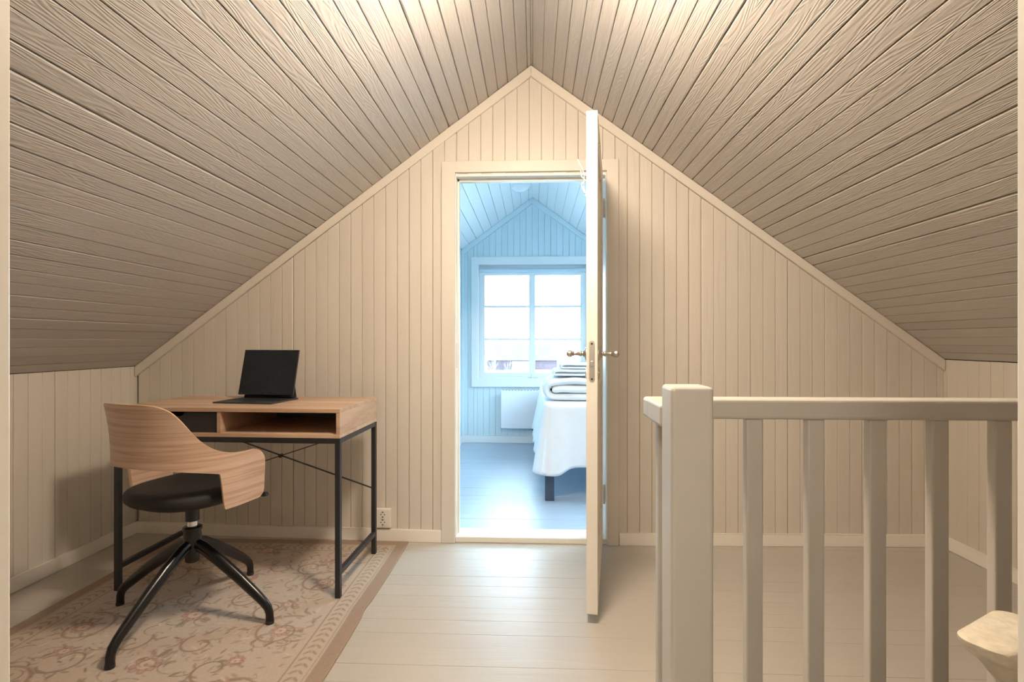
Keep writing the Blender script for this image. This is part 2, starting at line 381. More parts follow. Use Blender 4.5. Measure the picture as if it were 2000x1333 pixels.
# local: x from -TH..0, y from -LW..0
bm = bmesh.new(); Z0, Z1 = .036, 1.886
st = .10
add_box(bm, -TH, 0, -LW, -LW + st, Z0, Z1, .002); add_box(bm, -TH, 0, -st, 0, Z0, Z1, .002)
for z0, z1 in ((Z0, Z0 + .19), (.86, .96), (Z1 - .1, Z1)): add_box(bm, -TH, 0, -LW + st - .001, -st + .001, z0, z1, .0015)
bm_obj('panel_frame', bm, M_DOOR, leaf)
for z0, z1 in ((Z0 + .19, .86), (.96, Z1 - .1)):
    bm = bmesh.new(); add_box(bm, -TH + .012, -.012, -LW + st - .006, -st + .006, z0 - .006, z1 + .006, .001)
    add_box(bm, -TH + .007, -.007, -LW + st + .05, -st - .05, z0 + .05, z1 - .05, .004)
    bm_obj('door_panel', bm, M_DOOR, leaf)
def lock_plate():
    bm = bmesh.new(); prof = []
    wv, hh = .0105, .076; cz = .965
    pts = [(-TH / 2 + wv * math.cos(t), cz + hh - wv + wv * math.sin(t)) for t in [math.pi * i / 10 for i in range(11)]]
    pts += [(-TH / 2 + wv * math.cos(t), cz - hh + wv + wv * math.sin(t)) for t in [math.pi + math.pi * i / 10 for i in range(11)]]
    f = [bm.verts.new((x, -LW - .0012, z)) for x, z in pts]; g = [bm.verts.new((x, -LW + .001, z)) for x, z in pts]
    bm.faces.new(f); bm.faces.new(g[::-1])
    for i in range(len(f)): bm.faces.new((f[i], f[(i + 1) % len(f)], g[(i + 1) % len(f)], g[i]))
    return bm_obj('lock_plate', bm, M_BRUSH, leaf)
lp = lock_plate()
bm = bmesh.new(); add_box(bm, -TH / 2 - .006, -TH / 2 + .006, -LW - .009, -LW, .945, .967, .002); bm_obj('latch', bm, M_BRASS, lp)
bm = bmesh.new(); add_box(bm, -TH / 2 - .006, -TH / 2 + .006, -LW - .0018, -LW, .905, .934, .0004); bm_obj('bolt', bm, M_BRUSH, lp)
for z in (1.03, .9):
    bm = bmesh.new(); add_lathe(bm, [(.004, 0), (.004, .001), (.002, .0016)], Matrix.Translation((-TH / 2, -LW - .001, z)) @ Matrix.Rotation(R(90), 4, 'X'), 12); bm_obj('screw', bm, M_HOLE, lp)
for s in (-1, 1):
    x0 = 0 if s > 0 else -TH; yh = -LW + .055; zh = .992
    base = Matrix.Translation((x0, yh, zh)) @ Matrix.Rotation(R(90) * s, 4, 'Y')
    bm = bmesh.new(); add_lathe(bm, [(.026, 0), (.026, .003), (.022, .007), (.014, .009), (.011, .014)], base); h = autosmooth(bm_obj('door_handle', bm, M_BRASS, leaf))
    bm = bmesh.new(); add_lathe(bm, [(.009, .012), (.0075, .02), (.0105, .024), (.0105, .027), (.0078, .031), (.0072, .048), (.0098, .051), (.0082, .054), (.012, .058), (.0135, .065), (.012, .072), (.006, .077)], base, 20)
    autosmooth(bm_obj('handle_stem', bm, M_BRASS, h))
    bm = bmesh.new(); xx = x0 + s * .040
    add_tube(bm, [(xx, yh, zh), (xx + s * .004, yh + .03, zh), (xx + s * .004, yh + .09, zh - .002), (xx, yh + .115, zh - .004)], [.0075, .008, .0072, .006], 12)
    autosmooth(bm_obj('lever', bm, M_BRASS, h))
    bm = bmesh.new(); add_lathe(bm, [(.022, 0), (.022, .003), (.018, .006), (.004, .0065)], Matrix.Translation((x0, yh, .918)) @ Matrix.Rotation(R(90) * s, 4, 'Y')); autosmooth(bm_obj('key_rosette', bm, M_BRASS, leaf))
for z in (.26, 1.71):
    bm = bmesh.new(); add_tube(bm, [(.005, .008, z - .045), (.005, .008, z + .045)], .0055, 12); add_tube(bm, [(.005, .008, z + .046), (.005, .008, z + .052)], .0035, 10); add_box(bm, -.03, .0, -.0005, .0015, z - .045, z + .045, .0003)
    bm_obj('hinge', bm, M_BRUSH, leaf)
for z, y in ((1.80, -.62), (1.70, -.50)):      # screws left on the face near the top
    bm = bmesh.new(); add_lathe(bm, [(.006, 0), (.006, .004), (.003, .007)], Matrix.Translation((0, y, z)) @ Matrix.Rotation(R(90), 4, 'Y'), 12); bm_obj('face_screw', bm, M_BRUSH, leaf)
# white wire hanger hooked on the bedroom-side face of the leaf
bm = bmesh.new(); xh = -TH
hk = [((0, -.36, 1.76), (-.030, -.36, 1.772), (-.040, -.37, 1.80), (-.052, -.375, 1.822), (-.058, -.38, 1.835)),
      ((0, -.36, 1.755), (-.025, -.35, 1.75), (-.042, -.36, 1.765), (-.046, -.37, 1.79)),
      ((0, -.36, 1.74), (-.030, -.37, 1.745), (-.044, -.36, 1.73), (-.034, -.35, 1.705), (-.028, -.36, 1.69)),
      ((0, -.33, 1.79), (-.03, -.35, 1.78), (-.034, -.345, 1.72), (-.024, -.35, 1.68), (0, -.35, 1.675))]
for c in hk: add_tube(bm, [(xh + x, y, z) for x, y, z in c], .0030, 8)
autosmooth(bm_obj('wire_hook', bm, M_WHITE, leaf))

# ---------------------------------------------------------------- railing round the stair opening
rail = empty('stair_railing', (.285, .98, 0), 'grey-beige painted wooden stair railing with square newel post and flat balusters', 'railing')
def rl(name, *a, **k): 
    o = box(name, *a, M_RAIL, rail, **k); o.data.transform(Matrix.Translation((-.285, -.98, 0))); return o
rl('newel_post', .2476, .3236, .941, 1.016, 0, .957, bev=.007, seg=3)
rl('handrail', .2447, 2.045, 1.120, 1.172, .8725, .9165, bev=.007, seg=3)
rl('side_rail', .2450, .298, 1.012, 1.130, .8725, .9165, bev=.006, seg=3)
xs = [.2675] + [.4555 - .128 + .1282 * i for i in range(13)]
for x in xs:
    rl('baluster', x, x + .035, 1.127, 1.150, 0, .8735, bev=.0035)
# small head of the stair handrail, running down into the stairwell
bm = bmesh.new()
prof = []
hw, hd, rr = .060, .025, .018
for cx, cy, a0 in ((hw - rr, hd - rr, 0), (-hw + rr, hd - rr, 90), (-hw + rr, -hd + rr, 180), (hw - rr, -hd + rr, 270)):
    for k in range(7): t = R(a0 + 15 * k); prof.append((cx + rr * math.cos(t), cy + rr * math.sin(t)))
rot = Matrix.Rotation(R(31), 3, 'Z')
rings = []
for (dx, dz, sc) in ((-.002, .003, .72), (0, .0015, .88), (0, 0, .96), (.002, -.005, 1.0), (.010, -.016, .96), (.012, -.021, .86), (.60, -.75, .86)):
    rings.append([bm.verts.new(rot @ Vector((x * sc, y * sc, 0)) + Vector((dx, 0, dz))) for x, y in prof])
n = len(prof)
for r0, r1 in zip(rings, rings[1:]):
    for j in range(n): bm.faces.new((r0[j], r0[(j + 1) % n], r1[(j + 1) % n], r1[j]))
bm.faces.new(rings[0]); bm.faces.new(rings[-1][::-1])
M_WORN = mat('worn_cream_paint', (.66, .60, .48), .33, bump=.004, bscale=70, var=.12, vscale=90)
ho = autosmooth(bm_obj('stair_handrail', bm, M_WORN), 50); ho.location = (.497, .568, .733)
tag(ho, 'rounded worn cream handrail end sloping down the stairs, at the lower right corner', 'handrail')

# ---------------------------------------------------------------- ceiling lamp (just above the frame)
lamp = empty('ceiling_lamp', LAMP_POS, 'lit opal bowl lamp with a solid top plate hanging under the ridge above the landing', 'lamp')
bm = bmesh.new(); add_lathe(bm, [(.13 * math.sin(R(a)), -.095 * math.cos(R(a))) for a in range(3, 91, 6)], None, 40); o = autosmooth(bm_obj('lamp_shade', bm, M_LAMP, lamp), 80)
bm = bmesh.new(); add_lathe(bm, [(.128, .001), (.138, .0), (.140, .018), (.12, .026), (.02, .03), (.008, .034), (.008, .19), (.05, .20), (.055, .215)], None, 40); autosmooth(bm_obj('lamp_mount', bm, M_OUTLET, lamp))

# added unseen lamp behind the camera, brightening the newel post through the near doorway
hl = empty('ceiling_lamp', (-.25, -.75, 2.02), 'added unseen opal globe lamp behind the near doorway, brightening the newel post', 'lamp')
M_LAMP_ADDED = mat('opal_glass_added_lamp', (1, 1, 1), .4, emis=((1, .90, .79), 72.0))
bm = bmesh.new(); add_lathe(bm, [(.12 * math.sin(R(a)), -.12 * math.cos(R(a))) for a in range(4, 170, 8)], None, 32); autosmooth(bm_obj('lamp_shade', bm, M_LAMP_ADDED, hl), 80)
bm = bmesh.new(); add_lathe(bm, [(.035, .11), (.038, .12), (.008, .13), (.008, .20), (.04, .21)], None, 24); autosmooth(bm_obj('lamp_mount', bm, M_OUTLET, hl))

# ---------------------------------------------------------------- bedroom
BY = 5.28; BXL, BXR = -.735, 2.10; BXA, BZA = -.011, 2.505
BSL = (BZA - 1.975) / (BXA - BXL)
def bz(x): return BZA - BSL * abs(x - BXA)
WX0, WX1, WZ0, WZ1 = -.575, .552, .63, 1.835
BRX = BXA + (BZA - 1.0) / BSL
def bl(x): return 0.0
# far wall in three pieces round the window
planks('wall_bedroom_far', BXL, WX0, PITCH, bl, bz, lambda a, l, d: (a, BY + d, l), M_BWALL)
planks('wall_bedroom_below', WX0, WX1, PITCH, bl, lambda x: WZ0, lambda a, l, d: (a, BY + d, l), M_BWALL, start=WX0)
planks('wall_bedroom_above', WX0, WX1, PITCH, lambda x: WZ1, bz, lambda a, l, d: (a, BY + d, l), M_BWALL, breaks=(BXA,), start=WX0)
planks('wall_bedroom_beside', WX1, BRX, PITCH, bl, bz, lambda a, l, d: (a, BY + d, l), M_BWALL)
planks('wall_bedroom_left', D2, BY, PITCH, bl, lambda a: 1.975, lambda a, l, d: (BXL - d, a, l), M_BWALL)
planks('wall_bedroom_right', D2, BY, PITCH, bl, lambda a: 1.0, lambda a, l, d: (BRX + d, a, l), M_BWALL)
planks('wall_bedroom_near', BXL, BRX, PITCH, lambda x: OZ if OXL < x < OXR else 0, bz, lambda a, l, d: (a, D2 - d, l), M_BWALL, breaks=(OXL, BXA, OXR))
bslp = lambda x0, z0, x1, z1, nm, fl: None
def bslope(name, x0, z0, x1, z1):
    L = math.hypot(x1 - x0, z1 - z0); ux, uz = (x1 - x0) / L, (z1 - z0) / L; s = -1 if x0 < x1 else 1
    planks(name, 0, L, .095, lambda a: D2, lambda a: BY, lambda a, l, d: (x0 + ux * a + s * abs(uz) * d, l, z0 + uz * a + abs(ux) * d), M_BCEIL, groove=(.006, .010), dep=(.005, .008))
bslope('ceiling_bedroom', BXL, 1.975, BXA, BZA)
# right slope has an added roof window, for more daylight in the bedroom, between SA0..SA1 (up the slope) and SY0..SY1, out of sight from the landing
SLn = math.hypot(BXA - BRX, BZA - 1.0); SUX, SUZ = (BXA - BRX) / SLn, (BZA - 1.0) / SLn
SA0, SA1, SY0, SY1 = .285, 1.52, 3.10, 4.75
def sl_pt(a, l, d): return (BRX + SUX * a + abs(SUZ) * d, l, 1.0 + SUZ * a + abs(SUX) * d)
for nm, a0_, a1_, y0_, y1_ in (('ceiling_bedroom_right', 0, SA0, D2, BY), ('ceiling_bedroom_upper', SA1, SLn, D2, BY), ('ceiling_bedroom_near', SA0, SA1, D2, SY0), ('ceiling_bedroom_end', SA0, SA1, SY1, BY)):
    planks(nm, a0_, a1_, .095, lambda a: y0_, lambda a: y1_, sl_pt, M_BCEIL, groove=(.006, .010), dep=(.005, .008))
added_win = bpy.data.objects.new('added_roof_window', None); COL.objects.link(added_win); added_win['kind'] = 'structure'
def sl_box(name, a0_, a1_, y0_, y1_, d0, d1_, m):
    bm = bmesh.new(); v = [bm.verts.new(sl_pt(a, y, d)) for a in (a0_, a1_) for y in (y0_, y1_) for d in (d0, d1_)]
    for f in ((0, 1, 3, 2), (4, 5, 7, 6), (0, 2, 6, 4), (1, 3, 7, 5), (2, 3, 7, 6), (0, 1, 5, 4)): bm.faces.new([v[i] for i in f])
    return bm_obj(name, bm, m, added_win)
e_ = .03
sl_box('window_lining', SA0 - e_, SA0 + .012, SY0 - e_, SY1 + e_, -.012, .16, M_WHITE); sl_box('window_lining', SA1 - .012, SA1 + e_, SY0 - e_, SY1 + e_, -.012, .16, M_WHITE)
sl_box('window_lining', SA0, SA1, SY0 - e_, SY0 + .012, -.012, .16, M_WHITE); sl_box('window_lining', SA0, SA1, SY1 - .012, SY1 + e_, -.012, .16, M_WHITE)
sl_box('window_sash', SA0, SA0 + .05, SY0, SY1, .10, .14, M_WHITE); sl_box('window_sash', SA1 - .05, SA1, SY0, SY1, .10, .14, M_WHITE)
sl_box('window_sash', SA0, SA1, SY0, SY0 + .05, .10, .14, M_WHITE); sl_box('window_sash', SA0, SA1, SY1 - .05, SY1, .10, .14, M_WHITE)
sl_box('pane', SA0 + .04, SA1 - .04, SY0 + .04, SY1 - .04, .118, .122, M_GLASS)
planks('floor_bedroom', D2, BY, .09, lambda a: BXL, lambda a: BRX, lambda a, l, d: (l, a, -d), M_BFLOOR, start=D2 - .03, groove=(.0008, .002), dep=(.001, .002))
M_BTRIM = mat('bedroom_rake_paint', (.66, .78, .82), .45)
rake('trim_3', BXL, 1.975, BXA, BZA - .002, .05, BY + .003, BY + .003, M_BTRIM, .02)
rake('trim_4', BRX, 1.0, BXA, BZA - .002, .05, BY + .003, BY + .003, M_BTRIM, .02)
bm = bmesh.new(); add_box(bm, BXL, BXL + .03, BY - .02, BY, .07, 1.96, .002); struct(bm_obj('trim_5', bm, M_BTRIM))
bboard('baseboard_bedroom', (BXL, BY), (BRX, BY), .072, M_WHITE, (0, -1)); bboard('baseboard_bedroom_left', (BXL, D2), (BXL, BY), .072, M_WHITE, (1, 0))

# added roof window cuts the right-hand slope, unseen, to brighten the bedroom
# unseen backing shell added behind the panelling to stop light leaking in at joints
def shell_box(name, boxes):
    bm = bmesh.new()
    for b in boxes: add_box(bm, *b)
    return struct(bm_obj(name, bm, M_BARN))
bm = bmesh.new()
def backing_slope(x0, z0, x1, z1, th=.03):
    a = [bm.verts.new(p) for y in (YB - .02, BY + .12) for p in ((x0, y, z0), (x1, y, z1), (x1, y, z1 + th), (x0, y, z0 + th))]
    for f in ((0, 1, 2, 3), (4, 5, 6, 7), (0, 1, 5, 4), (1, 2, 6, 5), (2, 3, 7, 6), (3, 0, 4, 7)): bm.faces.new([a[i] for i in f])
backing_slope(XL - .05, .945, 0, 2.54)
def backing_piece(t0, t1, y0_, y1_):
    x0, z0, x1, z1 = XR + .10, .99, 0, 2.58
    xa, za, xb, zb = x0 + (x1 - x0) * t0, z0 + (z1 - z0) * t0, x0 + (x1 - x0) * t1, z0 + (z1 - z0) * t1
    a = [bm.verts.new(p) for y in (y0_, y1_) for p in ((xa, y, za), (xb, y, zb), (xb, y, zb + .03), (xa, y, za + .03))]
    for f in ((0, 1, 2, 3), (4, 5, 6, 7), (0, 1, 5, 4), (1, 2, 6, 5), (2, 3, 7, 6), (3, 0, 4, 7)): bm.faces.new([a[i] for i in f])
T0, T1 = .13, .63
backing_piece(0, T0, YB - .02, BY + .12); backing_piece(T1, 1, YB - .02, BY + .12); backing_piece(T0, T1, YB - .02, SY0 - .012); backing_piece(T0, T1, SY1 + .012, BY + .12)
struct(bm_obj('light_block_roof', bm, M_BARN))
shell_box('light_block_wall', [(XL - .05, XL - .02, YB, BY + .12, -.02, 1.0), (XR + .04, XR + .07, YB, BY + .12, -.02, 1.04),
    (XL - .05, WX0 - .001, BY + .015, BY + .12, -.02, 2.6), (WX1 + .001, XR + .07, BY + .015, BY + .12, -.02, 2.6), (WX0 - .001, WX1 + .001, BY + .015, BY + .12, -.02, WZ0 - .001), (WX0 - .001, WX1 + .001, BY + .015, BY + .12, WZ1 + .001, 2.6)])
shell_box('light_block_floor', [(XL - .05, HX0 - .02, YB, BY + .1, -.05, -.006), (HX0 - .02, XR + .07, YB, HY0 - .02, -.05, -.006), (HX0 - .02, XR + .07, HY1 + .015, BY + .1, -.05, -.006)])
# window
win = bpy.data.objects.new('window_1', None); win.location = (0, BY, 0); COL.objects.link(win); win['kind'] = 'structure'
def wb(name, boxes, m, parent=win, bev=.003):
    bm = bmesh.new()
    for b in boxes: add_box(bm, *b, bev)
    return bm_obj(name, bm, m, parent)
wb('window_casing', [(-.635, WX0 + .012, -.018, .0, .57, 1.90), (WX1 - .012, .612, -.018, .0, .57, 1.90), (WX0 + .01, WX1 - .01, -.018, 0, 1.825, 1.90), (WX0 + .01, WX1 - .01, -.018, 0, .57, .655)], M_WHITE)
wb('window_lining', [(WX0, WX0 + .014, -.004, .11, WZ0, WZ1), (WX1 - .014, WX1, -.004, .11, WZ0, WZ1), (WX0 + .013, WX1 - .013, -.0035, .1095, WZ1 - .014, WZ1), (WX0 + .013, WX1 - .013, -.0035, .1095, WZ0, WZ0 + .014)], M_WHITE, bev=.002)
sx0, sx1, sz0, sz1 = WX0 + .014, WX1 - .014, WZ0 + .014, WZ1 - .014
wb('window_frame', [(sx0, sx0 + .04, .06, .12, sz0, sz1), (sx1 - .04, sx1, .06, .12, sz0, sz1), (sx0 + .038, sx1 - .038, .0605, .119, sz1 - .07, sz1), (sx0 + .038, sx1 - .038, .0605, .119, sz0, sz0 + .03), (-.034, .006, .061, .118, sz0 + .028, sz1 - .068)], M_WHITE)
def sash(x0, x1, tl, tr):
    z0, z1 = sz0 + .03, sz1 - .06; t = .044
    s = wb('window_sash', [(x0, x0 + tl, .062, .105, z0, z1), (x1 - tr, x1, .062, .105, z0, z1), (x0 + tl - .002, x1 - tr + .002, .0625, .1045, z1 - t, z1), (x0 + tl - .002, x1 - tr + .002, .0625, .1045, z0, z0 + .04)], M_WHITE, bev=.004)
    wb('muntin', [(x0 + tl - .002, x1 - tr + .002, .07, .095, 1.397 - .012, 1.397 + .012), (x0 + tl - .002, x1 - tr + .002, .07, .095, 1.058 - .012, 1.058 + .012)], M_WHITE, s)
    wb('pane', [(x0 + tl - .004, x1 - tr + .004, .081, .085, z0 + .03, z1 - t + .004)], M_GLASS, s, bev=0)
sash(sx0 + .012, -.030, .044, .016); sash(.002, sx1 - .012, .016, .044)
wb('window_catch', [(-.06, .05, .045, .062, .668, .678), (-.02, -.008, .035, .062, .66, .70)], M_WHITE, bev=.003)
bl_ = empty('roller_blind', (0, BY, 0), 'rolled-up pale blue blind at the top of the bedroom window', 'blind')
bm = bmesh.new(); add_tube(bm, [(sx0 + .004, .035, 1.765), (sx1 - .004, .035, 1.765)], .022, 20); autosmooth(bm_obj('blind_roll', bm, mat('blind_fabric', (.55, .66, .74), .8), bl_))
wb('bottom_bar', [(sx0 + .006, sx1 - .006, .012, .022, 1.715, 1.737)], M_WHITE, bl_, bev=.003)

# radiator
rad = empty('panel_heater', (.02, BY - .05, 0), 'white flat panel heater on the blue bedroom wall beneath the window', 'heater')
bm = bmesh.new(); add_box(bm, -.35, .42, -.03, .02, .158, .540, .006); bm_obj('heater_panel', bm, M_RADIATOR, rad)
bm = bmesh.new()
for i in range(24): add_box(bm, -.33 + i * .031, -.318 + i * .031, -.02, .01, .5385, .5425, 0)
bm_obj('air_grille', bm, M_BEDLEG, rad)
bm = bmesh.new(); add_tube(bm, [(-.02, -.01, .165), (-.02, -.01, .135)], .012, 14); autosmooth(bm_obj('thermostat_knob', bm, M_BEDLEG, rad))
for bx in (-.28, .28):
    bm = bmesh.new(); add_box(bm, bx, bx + .04, .015, .05, .2, .5, .001); bm_obj('wall_bracket', bm, M_RADIATOR, rad)

# bedroom ceiling lamp
bl2 = empty('ceiling_lamp', (-.12, 4.55, 2.425), 'unlit white opal bowl lamp under the bedroom ridge', 'lamp')
bm = bmesh.new(); add_lathe(bm, [(.004, -.075), (.035, -.070), (.07, -.052), (.092, -.025), (.10, 0.0), (.097, .006)], None, 32); autosmooth(bm_obj('lamp_shade', bm, M_OPAL, bl2))
bm = bmesh.new(); add_box(bm, -.03, .17, -.035, .035, .004, .022, .004); add_box(bm, .06, .16, -.03, .03, .02, .058, .004); bm_obj('lamp_mount', bm, M_WHITE, bl2)

# bed
X0, X1, Y0, Y1, ZT = .072, .972, 3.36, 5.10, .633
bed = empty('bed', ((X0 + X1) / 2, (Y0 + Y1) / 2, 0), 'single bed with dark square legs under a white spread, seen through the doorway', 'bed')
off = Matrix.Translation((-(X0 + X1) / 2, -(Y0 + Y1) / 2, 0))
def bp_(name, bm, m, smooth=False):
    o = bm_obj(name, bm, m, bed, smooth); o.data.transform(off); return o
bm = bmesh.new(); add_box(bm, X0 + .01, X1 - .01, Y0 + .01, Y1, .245, .40, .015); bp_('bed_base', bm, M_LINEN)
bm = bmesh.new(); add_box(bm, X0, X1, Y0, Y1, .40, ZT - .008, .03, seg=3); bp_('mattress', bm, M_LINEN)
for x, y in ((X0 + .003, Y0 + .01), (X1 - .063, Y0 + .01), (X0 + .003, Y1 - .08), (X1 - .063, Y1 - .08)):
    bm = bmesh.new(); add_box(bm, x, x + .06, y, y + .06, 0, .25, .003); bp_('leg', bm, M_BEDLEG)
# bedspread: flat top, skirt with hanging folds
bm = bmesh.new()
per = []   # perimeter samples (x, y, outward nx, ny)
def seg_pts(p, q, nrm, n):
    for i in range(n): t = i / n; per.append((p[0] + (q[0] - p[0]) * t, p[1] + (q[1] - p[1]) * t, *nrm))
rc = .05
def arc(cx, cy, a0, a1, n):
    for i in range(n):
        a = R(a0 + (a1 - a0) * i / n); per.append((cx + rc * math.cos(a), cy + rc * math.sin(a), math.cos(a), math.sin(a)))
seg_pts((X0, Y1), (X0, Y0 + rc), (-1, 0), 90); arc(X0 + rc, Y0 + rc, 180, 270, 14)
seg_pts((X0 + rc, Y0), (X1 - rc, Y0), (0, -1), 44); arc(X1 - rc, Y0 + rc, 270, 360, 14); seg_pts((X1, Y0 + rc), (X1, Y1), (1, 0), 60)
per.append((X1, Y1, 1, 0))
rows = 26; grid = []
for j in range(rows):
    t = j / (rows - 1); ring = []
    for i, (x, y, nx, ny) in enumerate(per):
        side = 1.0 if nx < -.5 else (.35 if ny < -.9 else .7)
        corner = math.exp(-((math.hypot(x - X0 - rc, y - Y0 - rc) - rc) / .055) ** 2)
        if t < .18:
            q = t / .18; a = q * math.pi / 2; r_ = .028
            ox = -r_ + r_ * math.sin(a); z = ZT - r_ * (1 - math.cos(a)) ; o_ = ox + .008
        else:
            q = (t - .18) / .82; drop = (.385 + .05 * corner + .02 * side * math.sin(y * 9))
            z = ZT - .028 - q * drop
            fold = math.sin(y * 21 + x * 13 + 1.2 * math.sin(y * 7)) * .5 + .5
            o_ = .008 + q * (.012 + side * .045 * fold + .02 * corner + (.018 * side * (y - Y0)))
        ring.append(bm.verts.new((x + nx * o_, y + ny * o_, z)))
    grid.append(ring)
for a, b in zip(grid, grid[1:]):
    for i in range(len(per) - 1): bm.faces.new((a[i], a[i + 1], b[i + 1], b[i]))
top = bm.faces.new(grid[0])
spread = bm_obj('bedspread', bm, M_LINEN, None); autosmooth(spread, 60)
md = spread.modifiers.new('thick', 'SOLIDIFY'); md.thickness = .004; md.offset = -1
tag(spread, 'white linen bedspread hanging in folds over the bed behind the door', 'bedspread')

def folded(name, path_sets, y0, y1, z0, m, label, cat, seed=0, amp=.004, steps=22):
    """cloth folded over on itself: thick bands laid out in x-z (so the fold shows at the left end), running y0..y1 with rounded edges"""
    from mathutils import noise
    bm = bmesh.new()
    for si, (pts, th) in enumerate(path_sets):
        P = []                                            # resample the centre line
        for (ax, az), (bx, bz_) in zip(pts, pts[1:]):
            k = max(1, int(math.hypot(bx - ax, bz_ - az) / .012))
            P += [(ax + (bx - ax) * i / k, az + (bz_ - az) * i / k) for i in range(k)]
        P.append(pts[-1])
        for _ in range(3): P = [P[0]] + [((P[i - 1][0] + 2 * P[i][0] + P[i + 1][0]) / 4, (P[i - 1][1] + 2 * P[i][1] + P[i + 1][1]) / 4) for i in range(1, len(P) - 1)] + [P[-1]]
        nrm = []
        for i in range(len(P)):
            dx = P[min(i + 1, len(P) - 1)][0] - P[max(i - 1, 0)][0]; dz = P[min(i + 1, len(P) - 1)][1] - P[max(i - 1, 0)][1]; L = math.hypot(dx, dz); nrm.append((-dz / L, dx / L))
        rings = []
        for j in range(steps + 1):
            t = -1 + 2 * j / steps; t = math.copysign(1 - (1 - abs(t)) ** 1.6, t)
            e = max(.02, (1 - abs(t) ** 7)) ** .5; y = (y0 + y1) / 2 + (y1 - y0) / 2 * t
            ring = []
            for sg in (1, -1):
                rg_ = range(len(P)) if sg > 0 else range(len(P) - 1, -1, -1)
                for i in rg_:
                    h = th / 2 * e * (min(1, (i + .6) / 2.2) ** .5 if i < 2 else 1) * (min(1, (len(P) - i - .4) / 2.2) ** .5 if i > len(P) - 3 else 1)
                    x = P[i][0] + nrm[i][0] * h * sg; z = P[i][1] + nrm[i][1] * h * sg
                    n_ = noise.noise(Vector((x * 8 + seed, y * 8, z * 6 + si * 5))) * amp * (1 if z > .01 else .3)
                    yy = y + noise.noise(Vector((x * 5 + seed, 3.0, z * 9 + si * 7))) * amp * 2.2
                    ring.append(bm.verts.new((x + n_ * .6, yy, z0 + max(z + n_, .001))))
            rings.append(ring)
        n = len(rings[0])
        for r0, r1 in zip(rings, rings[1:]):
            for k in range(n): bm.faces.new((r0[k], r0[(k + 1) % n], r1[(k + 1) % n], r1[k]))
        for rr_ in (rings[0], rings[-1]):
            h = n // 2
            for k in range(h - 1): bm.faces.new((rr_[k], rr_[k + 1], rr_[n - 2 - k], rr_[n - 1 - k]))
    o = autosmooth(bm_obj(name, bm, m), 70); return tag(o, label, cat)
def cfold(x0, x1, zlo, zhi, k=10):
    r_ = (zhi - zlo) / 2; zc = (zhi + zlo) / 2
    return [(x1, zhi), (x0 + r_ * 1.4, zhi + .004)] + [(x0 + r_ - r_ * math.sin(math.pi * i / k), zc + r_ * math.cos(math.pi * i / k)) for i in range(k + 1)] + [(x1, zlo)]
folded('folded_duvet', [(cfold(.085, .80, .027, .127), .052), ([(.80, .079), (.30, .080), (.128, .078)], .056)], 3.47, 3.95, ZT + .002, M_LINEN, 'puffy white duvet folded over on the bed, beneath the towels', 'duvet', 1.3, .010)
folded('folded_towel', [(cfold(.140, .74, .011, .033), .0235)], 3.52, 3.84, ZT + .166, M_TOWEL, 'larger folded white towel lying directly on the folded duvet', 'towel', 4.0, .003)
folded('folded_towel', [(cfold(.190, .70, .009, .027), .0195)], 3.54, 3.80, ZT + .214, M_TOWEL, 'smaller folded white towel on top of the pile on the bed', 'towel', 7.7, .003)

# ---------------------------------------------------------------- outside the window
GZ = -2.7
bm = bmesh.new(); bmesh.ops.create_grid(bm, x_segments=60, y_segments=60, size=300)
from mathutils import noise as _ns
for v in bm.verts: v.co = Vector((v.co.x, v.co.y + 306, GZ - .3 + .6 * _ns.noise(Vector((v.co.x * .02, v.co.y * .02, 0)))))
struct(bm_obj('ground', bm, M_SNOW))
def barn():
    t = empty('barn', (-1.6, 72, GZ - .3), 'long red barn with a hipped roof standing on the pale field outside', 'building')
    W_, Dp, hw_, hr = 4.7, 4.0, 1.5, 3.55
    bm = bmesh.new(); add_box(bm, -W_, W_, -Dp, Dp, 0, hw_); bm_obj('barn_walls', bm, M_BARN, t)
    bm = bmesh.new(); e = .35; a = [bm.verts.new(p) for p in ((-W_ - e, -Dp - e, hw_), (W_ + e, -Dp - e, hw_), (W_ + e, Dp + e, hw_), (-W_ - e, Dp + e, hw_), (-W_ + .8, 0, hr), (W_ - .8, 0, hr))]
    for f in ((0, 1, 5, 4), (1, 2, 5), (2, 3, 4, 5), (3, 0, 4), (3, 2, 1, 0)): bm.faces.new([a[i] for i in f])
    for i in range(34):
        x = -W_ - e + .3 + i * .28; s = min(1, max(0, (abs(x) - (W_ - .8)) / 1.15)); 
        add_beam(bm, (x, -Dp - e, hw_ + .02), (x * (1 - 0 * s), -(Dp + e) * s, hw_ + (hr - hw_) * (1 - s) + .03), .04, .05, 0)
    bm_obj('barn_roof', bm, M_BARNROOF, t)
    bm = bmesh.new(); add_box(bm, -1.2, 1.2, -Dp - .05, -Dp, 0, 1.4); bm_obj('barn_door', bm, M_STONE, t)
barn()
rs = random.Random(3); bm = bmesh.new()
for i in range(90):
    x = 4.5 + i * .12; y = 62 + rs.uniform(-.3, .3) - i * .02; s = rs.uniform(.14, .3)
    t = bmesh.new(); bmesh.ops.create_icosphere(t, subdivisions=1, radius=s)
    for v in t.verts: v.co = Vector((v.co.x * rs.uniform(.8, 1.4) + x, v.co.y + y, v.co.z * rs.uniform(.6, .9) + GZ - .1 + rs.choice((0, .25, .45))))
    me = bpy.data.meshes.new('t'); t.to_mesh(me); t.free(); bm.from_mesh(me); bpy.data.meshes.remove(me)
o = bm_obj('stone_wall', bm, M_STONE); tag(o, 'low grey dry-stone wall crossing the field right of the barn', 'wall')
bm = bmesh.new(); rs = random.Random(11)
